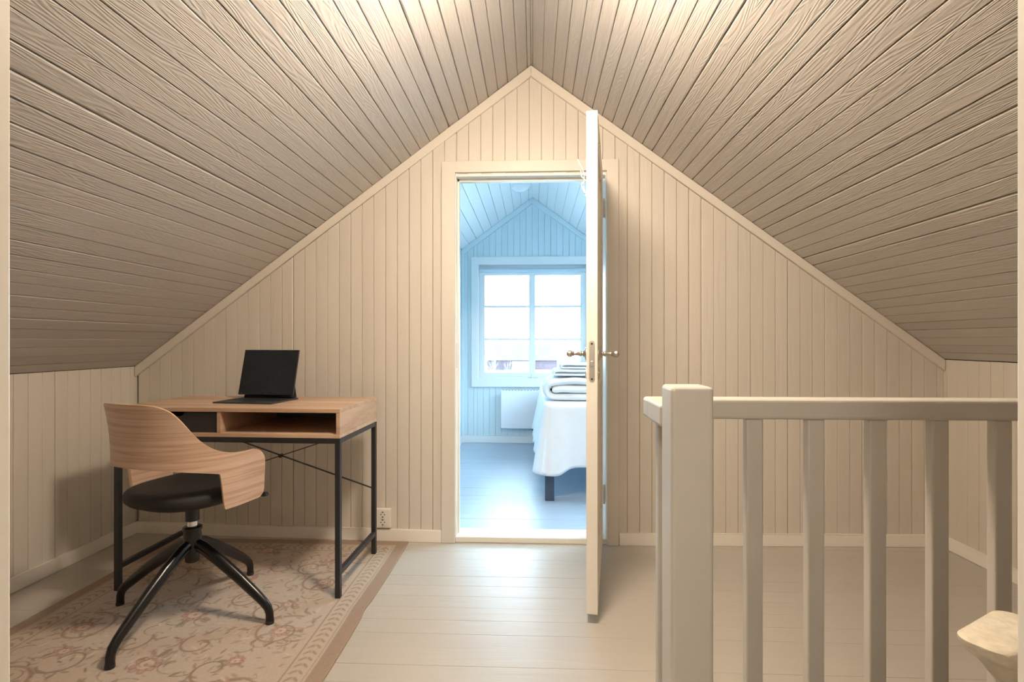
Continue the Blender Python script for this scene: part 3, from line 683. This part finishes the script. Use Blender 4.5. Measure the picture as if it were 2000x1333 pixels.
def branch(p, d, L, r, depth):
    pts = [Vector(p)]; dd = Vector(d).normalized()
    for k in range(4):
        dd = (dd + Vector((rs.uniform(-.2, .2), rs.uniform(-.2, .2), .08))).normalized(); pts.append(pts[-1] + dd * L / 4)
    add_tube(bm, pts, [r, r * .85, r * .7, r * .55, r * .4], 5, False)
    if depth:
        for _ in range(4):
            q = pts[rs.choice((2, 3, 4))]; nd = (dd + Vector((rs.uniform(-1, 1), rs.uniform(-1, 1), rs.uniform(-.1, .7)))).normalized()
            branch(q, nd, L * .62, r * .45, depth - 1)
branch((-1.9, 20, GZ - .2), (0, 0, 1), 1.8, .045, 4)
o = autosmooth(bm_obj('bare_shrub', bm, M_BARK), 60); tag(o, 'bare leafless shrub outside the left window panes, before the barn', 'shrub')
bm = bmesh.new(); add_tube(bm, [(-.60, 6.1, -2.9), (-.58, 6.1, .2), (-.585, 6.1, 2.2), (-.59, 6.1, 2.3)], .03, 14); autosmooth(bm_obj('x', bm, M_WHITE)); o = COL.objects['x']; o.name = 'downpipe'; tag(o, 'pale vertical downpipe outside the left edge of the window', 'pipe')

# ---------------------------------------------------------------- rug
def rug():
    RX0, RX1, RY0, RY1 = -1.878, -.642, .80, 2.64
    nx, ny = 412, 613
    xs_ = np.linspace(0, RX1 - RX0, nx); ys_ = np.linspace(0, RY1 - RY0, ny)
    W_, H_ = RX1 - RX0, RY1 - RY0
    GX, GY = np.meshgrid(xs_, ys_, indexing='xy')
    base = np.array([.48, .395, .320]); img = np.ones((ny, nx, 3)) * base
    rg = np.random.RandomState(5)
    dist = np.minimum(np.minimum(GX, W_ - GX), np.minimum(GY, H_ - GY))
    def lay(mask, col, a=1.0):
        m_ = (np.clip(mask, 0, 1) * a)[..., None]; img[:] = img * (1 - m_) + np.array(col) * m_
    def band(a, b, col, al=1.0): lay(((dist >= a) & (dist < b)).astype(float), col, al)
    BRN = (.29, .195, .14); TAU = (.235, .175, .13); MAU = (.22, .10, .095); ROSE = (.42, .25, .205); CRE = (.62, .50, .39); OLI = (.25, .20, .14)
    band(0, .048, (.335, .248, .190)); band(.048, .052, TAU, .6); band(.060, .064, TAU, .35); band(.128, .133, TAU, .6)
    def local(cx, cy, r):
        i0 = max(0, int((cx - r) / W_ * nx)); i1 = min(nx, int((cx + r) / W_ * nx) + 2); j0 = max(0, int((cy - r) / H_ * ny)); j1 = min(ny, int((cy + r) / H_ * ny) + 2)
        return i0, i1, j0, j1
    def dab(cx, cy, a, b, th, col, al=.8, ring=None):
        r = max(a, b) * 1.3; i0, i1, j0, j1 = local(cx, cy, r)
        if i1 <= i0 or j1 <= j0: return
        x = GX[j0:j1, i0:i1] - cx; y = GY[j0:j1, i0:i1] - cy
        u = x * math.cos(th) + y * math.sin(th); v = -x * math.sin(th) + y * math.cos(th)
        q = np.sqrt((u / a) ** 2 + (v / b) ** 2)
        mk = np.clip((1 - q) * 4, 0, 1) if ring is None else np.clip(1 - np.abs(q - 1 + ring) / ring, 0, 1)
        m_ = (mk * al)[..., None]; img[j0:j1, i0:i1] = img[j0:j1, i0:i1] * (1 - m_) + np.array(col) * m_
    def stroke(pts, w0, w1, col, al=.75):
        n = len(pts)
        for k, (x, y) in enumerate(pts):
            t = k / (n - 1); ww = w0 + (w1 - w0) * t
            dab(x, y, ww, ww, 0, col, min(1, al * .9))
    def curl(cx, cy, r, a0, turns, col, hand=1, w=.0075, al=.7, leaves=True):
        n = int(60 * turns) + 10; pts = []
        for k in range(n):
            t = k / (n - 1); rr = r * (1 - .82 * t); a = a0 + hand * t * turns * 2 * math.pi
            pts.append((cx + rr * math.cos(a), cy + rr * math.sin(a)))
        stroke(pts, w, w * .5, col, al)
        if leaves:
            for k in range(0, int(n * .6), 6):
                x, y = pts[k]; a = a0 + hand * k / (n - 1) * turns * 2 * math.pi
                ox, oy = math.cos(a), math.sin(a)
                dab(x + ox * .017, y + oy * .017, .017, .006, a + hand * .9, col, al * .8)
                if k % 12 == 0: dab(x + ox * .016, y + oy * .016, .010, .003, a + hand * .9, CRE, .6)
    def rose(cx, cy, r, tint=ROSE):
        for k in range(9):
            a = k * 2 * math.pi / 9 + rg.uniform(-.2, .2); dab(cx + math.cos(a) * r * .75, cy + math.sin(a) * r * .75, r * .45, r * .34, a, tint, .55)
            dab(cx + math.cos(a) * r * .75, cy + math.sin(a) * r * .75, r * .45, r * .34, a, MAU, .55, .22)
        dab(cx, cy, r * .72, r * .66, 0, CRE, .75); dab(cx, cy, r * .75, r * .7, 0, MAU, .45, .16); dab(cx, cy, r * .45, r * .36, .5, ROSE, .5, .3); dab(cx, cy, r * .2, r * .2, 0, MAU, .6)
        for k in range(6):
            a = rg.uniform(0, 6.28); dab(cx + math.cos(a) * r * 1.55, cy + math.sin(a) * r * 1.55, r * .6, r * .2, a + rg.uniform(-.6, .6), OLI, .6); dab(cx + math.cos(a) * r * 1.55, cy + math.sin(a) * r * 1.55, r * .62, r * .22, a, TAU, .5, .2)
    # border: leafy chevron garland
    for side in range(4):
        Ls = H_ if side % 2 == 0 else W_
        n = int((Ls - .16) / .034)
        for k in range(n):
            t = .08 + (k + .5) * (Ls - .16) / n; c = .096; sgn = 1 if k % 2 else -1
            if side == 0: p = (c, t); th = math.pi / 2
            elif side == 2: p = (W_ - c, t); th = math.pi / 2
            elif side == 1: p = (t, c); th = 0
            else: p = (t, H_ - c); th = 0
            for s in (-1, 1):
                q = (p[0] + s * .012 * math.sin(th), p[1] + s * .012 * math.cos(th)); dab(q[0], q[1], .017, .0055, th + s * .75, OLI, .65); 
            dab(p[0], p[1], .005, .005, 0, ROSE, .5)
    # big scrolls: mirrored about the long axis
    for cy in np.arange(.28, H_ - .1, .37):
        for s in (-1, 1):
            mx_ = lambda x: W_ / 2 + s * x
            jj = rg.uniform(-.03, .03)
            curl(mx_(.36), cy + jj, .105, (0 if s > 0 else math.pi) + 1.2 * s, 1.25, BRN, s, .0078)
            curl(mx_(.25), cy + .14 + jj, .075, (0 if s > 0 else math.pi) - .6 * s, 1.1, TAU, -s, .0062)
            rose(mx_(.36), cy + jj, .033, ROSE)
            rose(mx_(.30), cy + .185 + jj, .026, ROSE if rg.rand() < .5 else (.42, .2, .17))
            for k in range(7): dab(mx_(.44 + rg.uniform(-.02, .02)), cy + .03 * k - .1, .02, .006, rg.uniform(0, 3.1), OLI, .6)
    for cy in np.arange(.2, H_ - .05, .30):
        rose(W_ / 2 + rg.uniform(-.05, .05), cy, .042); 
        for s in (-1, 1): curl(W_ / 2 + s * .12, cy + .12, .065, 1.57 + s * .8, 1.0, BRN, s, .0062)
    for _ in range(900):
        x, y = rg.uniform(.15, W_ - .15), rg.uniform(.15, H_ - .15); a = rg.uniform(0, 3.14); L = rg.uniform(.008, .024)
        dab(x, y, L, L * .28, a, [OLI, TAU, BRN, TAU, CRE, ROSE][rg.randint(6)], rg.uniform(.35, .75))
    for _ in range(90): 
        x, y = rg.uniform(.17, W_ - .17), rg.uniform(.17, H_ - .17); r = rg.uniform(.03, .06); a0 = rg.uniform(0, 6.28)
        stroke([(x + r * math.cos(a0 + t), y + r * .7 * math.sin(a0 + t)) for t in np.linspace(0, 2.6, 40)], .0032, .0015, TAU, .7)
    img *= (1 + rg.uniform(-.07, .07, (ny, nx, 1))); img *= 1 - .05 * (np.arange(ny) % 2)[:, None, None]
    # mesh: gently wavy free edge
    wob = .002 * np.sin(GY * 9.0) * (GX / W_) ** 6 + .006 * np.exp(-((GY - (1.97 - RY0)) / .05) ** 2) * (GX / W_) ** 20 * -1
    Z = .0075 + .0006 * np.sin(GX * 31) * np.sin(GY * 23) + .004 * np.exp(-((GY - (1.97 - RY0)) / .045) ** 2) * (GX / W_) ** 30
    co = np.stack([GX + RX0 + wob, GY + RY0, Z], -1).reshape(-1, 3)
    idx = np.arange(nx * ny).reshape(ny, nx)
    quads = np.stack([idx[:-1, :-1], idx[:-1, 1:], idx[1:, 1:], idx[1:, :-1]], -1).reshape(-1, 4)
    # sides
    loop = np.concatenate([idx[0, :], idx[1:, -1], idx[-1, -2::-1], idx[-2:0:-1, 0]]); lowc = co[loop].copy(); lowc[:, 2] = .0004
    nb = len(co); co2 = np.concatenate([co, lowc]); nl = len(loop); k = np.arange(nl)
    sq = np.stack([loop, nb + k, nb + (k + 1) % nl, loop[(k + 1) % nl]], -1)
    qs = np.concatenate([quads, sq])
    me = bpy.data.meshes.new('rug'); me.vertices.add(len(co2)); me.vertices.foreach_set('co', co2.ravel())
    me.loops.add(qs.size); me.loops.foreach_set('vertex_index', qs.ravel()); me.polygons.add(len(qs)); me.polygons.foreach_set('loop_start', np.arange(0, qs.size, 4)); me.update(calc_edges=True); me.validate()
    ca = me.color_attributes.new('weave', 'FLOAT_COLOR', 'POINT')
    cc = np.ones((len(co2), 4)); cc[:nb, :3] = np.clip(img.reshape(-1, 3), 0, 1); cc[nb:, :3] = (.3, .19, .13); ca.data.foreach_set('color', cc.ravel())
    m = bpy.data.materials.new('woven_wool'); m.use_nodes = True; nt = m.node_tree; b = nt.nodes['Principled BSDF']; b.inputs['Roughness'].default_value = .95; b.inputs['Specular IOR Level'].default_value = .15
    at = nt.nodes.new('ShaderNodeAttribute'); at.attribute_name = 'weave'; nt.links.new(at.outputs['Color'], b.inputs['Base Color'])
    t = nt.nodes.new('ShaderNodeTexCoord'); mp = nt.nodes.new('ShaderNodeMapping'); mp.inputs['Scale'].default_value = (330, 330, 1)
    n_ = nt.nodes.new('ShaderNodeTexNoise'); n_.inputs['Scale'].default_value = 1; bp = nt.nodes.new('ShaderNodeBump'); bp.inputs['Distance'].default_value = .0008
    nt.links.new(t.outputs['Object'], mp.inputs[0]); nt.links.new(mp.outputs[0], n_.inputs['Vector']); nt.links.new(n_.outputs[0], bp.inputs['Height']); nt.links.new(bp.outputs[0], b.inputs['Normal'])
    o = link('rug', me, m); tag(o, 'faded beige floral rug with brown border under the desk and chair', 'rug')
rug()
RZ = .0085

# ---------------------------------------------------------------- desk
dcx, dcy, dW, dD, dA, dH = -1.2465, 2.279, .956, .454, -.0249, .767
desk = empty('writing_desk', (dcx, dcy, 0), 'oak-look writing desk with open shelf and black metal frame against the gable wall', 'desk', rz=dA)
hx, hy = dW / 2, dD / 2
BH = .118; tt = .016
def dk(name, boxes, m, bev=.0012, parent=desk):
    bm = bmesh.new()
    for b in boxes: add_box(bm, *b, bev)
    return bm_obj(name, bm, m, parent)
dk('tabletop', [(-hx, hx, -hy, hy, dH - tt, dH)], M_DESK)
dk('bottom_panel', [(-hx + .0005, hx - .0005, -hy + .001, hy, dH - BH, dH - BH + tt)], M_DESK)
M_DESK2 = wood_mat('oak_laminate_side', (.42, .27, .175), (.53, .36, .245), (.60, .43, .30), .45, (14.0, 1.6, 14.0), 'Object', 5)
dk('side_panel', [(hx - tt, hx, -hy + .001, hy, dH - BH + tt, dH - tt)], M_DESK2); dk('side_panel', [(-hx, -hx + tt, -hy + .001, hy, dH - BH + tt, dH - tt)], M_DESK2)
dx = -hx + .462 * dW
dk('divider', [(dx, dx + tt, -hy + .003, hy - .01, dH - BH + tt, dH - tt)], M_DESK2)
dk('back_panel', [(-hx + tt, hx - tt, hy - .012, hy - .006, dH - BH + tt, dH - tt)], mat('dark_grey_back_board', (.11, .11, .115), .5, bump=.0001))
# black drawer set into the left bay, with a scooped finger notch in its top edge
def drawer():
    bm = bmesh.new(); x0, x1 = -hx + tt + .003, dx - .003; z0, z1 = dH - BH + tt + .002, dH - tt - .004; cx = (x0 + x1) / 2 + .03; y = -hy + .014
    pts = [(x0, z0), (x1, z0), (x1, z1)] + [(cx + .035 * math.cos(R(a)), z1 - .018 * math.sin(R(a)) ** .7 if 0 < a < 180 else z1) for a in range(0, 181, 15)] + [(x0, z1)]
    f = [bm.verts.new((a, y, b)) for a, b in pts]; g = [bm.verts.new((a, y + .012, b)) for a, b in pts]
    bm.faces.new(f); bm.faces.new(g[::-1])
    for i in range(len(f)): bm.faces.new((f[i], f[(i + 1) % len(f)], g[(i + 1) % len(f)], g[i]))
    dr = bm_obj('drawer', bm, M_DRAWER, desk)
    dk('drawer_box', [(x0, x0 + .008, y + .012, hy - .02, z0, z1 - .02), (x1 - .008, x1, y + .012, hy - .02, z0, z1 - .02), (x0, x1, y + .012, hy - .02, z0, z0 + .006)], M_DRAWER, .0005, dr)
drawer()
zt = dH - BH - .0005; q = .021
for i in (-1, 1):
    for j in (-1, 1):
        cx, cy = i * (hx - q / 2), j * (hy - q / 2 - .001)
        dk('leg', [(cx - q / 2, cx + q / 2, cy - q / 2, cy + q / 2, RZ, zt)], M_BLACK)
    dk('side_bar', [(i * (hx - q / 2) - q / 2 + .001, i * (hx - q / 2) + q / 2 - .001, -hy + q, hy - q, .095, .095 + q)], M_BLACK)
dk('frame_rail', [(-hx + q, hx - q, -hy + .001, -hy + .001 + q, zt - q, zt), (-hx + q, hx - q, hy - q - .001, hy - .001, zt - q, zt), (-hx + .001, -hx + q, -hy + q, hy - q, zt - q, zt), (hx - q, hx - .001, -hy + q, hy - q, zt - q, zt)], M_BLACK)
bm = bmesh.new(); yb = hy - q / 2
add_beam(bm, (-hx + q, yb - .004, .325), (hx - q, yb - .004, zt - q), .010, .004, 0); add_beam(bm, (hx - q, yb + .004, .325), (-hx + q, yb + .004, zt - q), .010, .004, 0)
add_lathe(bm, [(.009, -.010), (.009, .010)], Matrix.Translation((0, yb, (.325 + zt - q) / 2)) @ Matrix.Rotation(R(90), 4, 'X'), 14)
bm_obj('cross_brace', bm, M_BLACK, desk)

# ---------------------------------------------------------------- tablet on its keyboard stand
tb = empty('tablet_computer', (-1.252, 2.295, dH + .0005), 'switched-off black tablet floating above its open keyboard case on the desk', 'tablet', rz=R(-6))
bm = bmesh.new(); add_box(bm, -.14, .14, -.105, .105, 0, .006, .002); kb = bm_obj('keyboard_base', bm, M_TABBODY, tb)
bm = bmesh.new()
for r_ in range(5):
    n_ = 14 if r_ < 4 else 8; wk = .262 / n_
    for c in range(n_): add_box(bm, -.131 + c * wk + .001, -.131 + (c + 1) * wk - .001, -.022 + r_ * .0175, -.022 + r_ * .0175 + .0152, .0055, .0074, 0)
bm_obj('keys', bm, M_KEYS, kb)
bm = bmesh.new(); add_box(bm, -.05, .05, -.095, -.035, .0058, .0064, 0); bm_obj('trackpad', bm, M_KEYS, kb)
bm = bmesh.new(); add_tube(bm, [(-.13, .10, .010), (.13, .10, .010)], .007, 14); autosmooth(bm_obj('hinge', bm, M_TABBODY, tb))
tilt = Matrix.Translation((0, .062, .022)) @ Matrix.Rotation(R(-14), 4, 'X')
bm = bmesh.new(); add_box(bm, -.14, .14, 0, .006, 0, .215, .0025, tilt); body = bm_obj('tablet_body', bm, M_TABBODY, tb)
bm = bmesh.new(); add_box(bm, -.137, .137, -.0006, .0004, .003, .212, 0, tilt); bm_obj('screen', bm, M_SCREEN, body)
bm = bmesh.new(); add_box(bm, -.13, .13, .0065, .010, .07, .212, .001, tilt); add_beam(bm, tilt @ Vector((0, .0085, .072)), (0, .104, .012), .26, .003, .001, up=(0, 1, 0)); bm_obj('back_cover', bm, M_TABBODY, tb)

# ---------------------------------------------------------------- double socket by the desk leg
so = empty('wall_socket', (-.780, yw(-.780) - .001, .0), 'white double wall socket just right of the desk leg above the baseboard', 'socket')
bm = bmesh.new(); add_box(bm, -.042, .042, -.022, 0, .070, .170, .004); bm_obj('cover_plate', bm, M_OUTLET, so)
for z in (.141, .101):
    bm = bmesh.new(); add_lathe(bm, [(.0185, .0), (.0185, .0015), (.0165, .0015), (.0160, -.004), (.001, -.004)], Matrix.Translation((0, -.0225, z)) @ Matrix.Rotation(R(90), 4, 'X'), 24); sk = bm_obj('socket', bm, M_OUTLET, so)
    bm = bmesh.new()
    for sx_ in (-.0095, .0095): add_lathe(bm, [(.0028, -.0005), (.0028, .0016)], Matrix.Translation((sx_, -.0225, z)) @ Matrix.Rotation(R(90), 4, 'X'), 10)
    add_box(bm, -.004, .004, -.0245, -.0225, z + .010, z + .0145, 0); add_box(bm, -.004, .004, -.0245, -.0225, z - .0145, z - .010, 0)
    bm_obj('socket_hole', bm, M_HOLE, sk)

# ---------------------------------------------------------------- swivel chair
CX, CY = -1.289, 1.906; CROT = R(-18)
ch = empty('swivel_chair', (CX, CY, 0), 'curved oak-plywood swivel chair with black seat and four-star base on the rug', 'chair')
def cpart(name, bm, m, parent=ch, sm=None, rot=False):
    o = bm_obj(name, bm, m, parent)
    if rot: o.data.transform(Matrix.Rotation(CROT, 4, 'Z'))
    return autosmooth(o, sm) if sm else o
for (fx, fy) in ((-.045, -.323), (.327, -.053), (.040, .321), (-.330, .054)):
    bm = bmesh.new(); d = Vector((fx, fy, 0)); L = d.length; d.normalize()
    P = [d * r_ + Vector((0, 0, z)) for r_, z in ((.012, .275), (.05, .262), (.12, .220), (.20, .165), (.27, .112), (.305, .084), (.322, .066), (.3295, .045), (.331, .012))]
    add_tube(bm, P, [.020, .021, .021, .019, .017, .0155, .0145, .0135, .0135], 16, True, [(.9, 1.1)] * 9); lg = cpart('leg', bm, M_CHAIRBLK, ch, 50)
    bm = bmesh.new(); add_tube(bm, [d * .331 + Vector((0, 0, RZ)), d * .331 + Vector((0, 0, .02))], .0145, 16); cpart('foot', bm, M_BLACK, lg, 50)
bm = bmesh.new(); add_lathe(bm, [(.018, .205), (.024, .21), (.026, .235), (.030, .262), (.031, .30), (.029, .325), (.033, .327), (.033, .338), (.026, .341)], None, 28); cpart('hub', bm, M_CHAIRBLK, ch, 40)
bm = bmesh.new(); add_tube(bm, [(0, 0, .338), (0, 0, .366)], .0185, 24); cpart('chrome_piston', bm, M_CHROME, ch, 50)
bm = bmesh.new(); add_tube(bm, [(0, 0, .362), (0, 0, .448)], .0235, 24); cpart('column', bm, M_BLACK, ch, 50)
bm = bmesh.new(); add_box(bm, -.10, .10, -.09, .10, .434, .450, .006); cpart('seat_plate', bm, M_BLACK, ch, rot=True)
bm = bmesh.new(); add_tube(bm, [(.08, .06, .449), (.18, .10, .449), (.232, .115, .452), (.246, .116, .455)], [.005, .005, .009, .008], 12); cpart('height_lever', bm, M_BLACK, ch, 50, True)
# seat cushion
bm = bmesh.new(); n = 72; rings = []
def seat_out(t, k):
    c, s = math.cos(t), math.sin(t); p = 2 / 2.9
    return (.200 * k * math.copysign(abs(c) ** p, c) * (1 + .05 * s), .210 * k * math.copysign(abs(s) ** p, s) + .014)
for k, z in ((.30, .449), (.80, .449), (.93, .453), (.985, .465), (1.0, .480), (.985, .494), (.94, .5025), (.86, .506), (.6, .504), (.3, .501), (.05, .500)):
    rings.append([bm.verts.new((*seat_out(2 * math.pi * j / n, k), z)) for j in range(n)])
for r0, r1 in zip(rings, rings[1:]):
    for j in range(n): bm.faces.new((r0[j], r0[(j + 1) % n], r1[(j + 1) % n], r1[j]))
bm.faces.new(rings[0][::-1]); bm.faces.new(rings[-1]); cpart('seat', bm, M_SEAT, ch, 60, True)
# bent-plywood shell: back band wraps round into the arm panels
def interp(xs_, ys_, x): return float(np.interp(x, xs_, ys_))
def sstep(x): x = max(0, min(1, x)); return x * x * (3 - 2 * x)
RB = .215; ARC = RB * math.pi / 2; SEND = ARC + .10
def shell():
    N_ = 200; NV = 26
    TS = [0, .08, .12, .15, .167, .187, .21, .25, .30, .36, .40, SEND]; TZ = [.831, .829, .818, .790, .758, .724, .692, .660, .643, .640, .641, .636]
    def smooth_top(s):
        return sum(interp(TS, TZ, max(0, s + d_)) for d_ in (-.02, -.01, 0, .01, .02)) / 5
    def top_(s):
        z = smooth_top(s); e = SEND - s; r_ = .055
        if e < r_: z -= r_ - math.sqrt(max(0, r_ * r_ - (r_ - e) ** 2))
        return z
    SC = .258
    def bot_(s):
        zb = .613 - .035 * (s / SC) ** 2
        z = zb + (.447 - zb) * sstep((s - SC) / .022)
        if s > SC + .022: z = .447 + .006 * (s - SC) / (SEND - SC)
        e = SEND - s; r_ = .03
        if e < r_: z += r_ - math.sqrt(max(0, r_ * r_ - (r_ - e) ** 2))
        return z
    def plan(s):
        a = abs(s); sg = 1 if s >= 0 else -1
        if a <= ARC:
            t = a / RB; x, y, nx, ny = RB * math.sin(t), -RB * math.cos(t), math.sin(t), -math.cos(t)
        else: x, y, nx, ny = RB, a - ARC, 1, 0
        return sg * x * 1.10, y * 1.0, sg * nx, ny
    # denser sampling near the cut-out edge
    base_s = sorted(set([round(v, 5) for v in np.linspace(0, SEND, 90)] + [round(v, 5) for v in np.linspace(SC - .004, SC + .026, 26)] + [round(v, 5) for v in np.linspace(SEND - .056, SEND, 24)]))
    ss = [-v for v in base_s[::-1] if v > 0] + base_s
    me = bpy.data.meshes.new('plywood_shell'); V = []; Fc = []; UV = []
    lay_ = {}
    T_ = .011
    for si, s in enumerate(ss):
        x, y, nx, ny = plan(s); t1, b1 = top_(abs(s)), bot_(abs(s))
        if t1 - b1 < .001: t1 = b1 + .001
        for vi in range(NV + 1):
            z = b1 + (t1 - b1) * vi / NV
            backness = max(0, -ny) 
            lean = (z - .45) * (.05 + .05 * backness) + .008 * math.sin((z - .6) / .24 * math.pi) * backness * (-1)
            for side in (0, 1):
                o_ = lean + (T_ if side else 0)
                lay_[si, vi, side] = len(V); V.append((x + nx * o_, y + ny * o_, z)); UV.append((s + 2, z))
    def quad(a, b, c, d, mi=0): Fc.append((a, b, c, d, mi))
    S = len(ss)
    for si in range(S - 1):
        for vi in range(NV):
            quad(lay_[si, vi, 1], lay_[si + 1, vi, 1], lay_[si + 1, vi + 1, 1], lay_[si, vi + 1, 1]); quad(lay_[si, vi, 0], lay_[si, vi + 1, 0], lay_[si + 1, vi + 1, 0], lay_[si + 1, vi, 0])
        for vi in (0, NV): quad(lay_[si, vi, 0], lay_[si + 1, vi, 0], lay_[si + 1, vi, 1], lay_[si, vi, 1], 1)
    for vi in range(NV):
        for si in (0, S - 1): quad(lay_[si, vi, 0], lay_[si, vi + 1, 0], lay_[si, vi + 1, 1], lay_[si, vi, 1], 1)
    me.from_pydata(V, [], [f[:4] for f in Fc]); uv = me.uv_layers.new(name='UVMap')
    for l in me.loops: uv.data[l.index].uv = UV[l.vertex_index]
    me.materials.append(M_PLY); me.materials.append(M_PLYEDGE)
    for p, f in zip(me.polygons, Fc): p.material_index = f[4]
    bm = bmesh.new(); bm.from_mesh(me); bmesh.ops.recalc_face_normals(bm, faces=bm.faces); bm.to_mesh(me); bm.free()
    me.transform(Matrix.Rotation(CROT, 4, 'Z'))
    o = link('backrest', me, None, ch); autosmooth(o, 50)
shell()
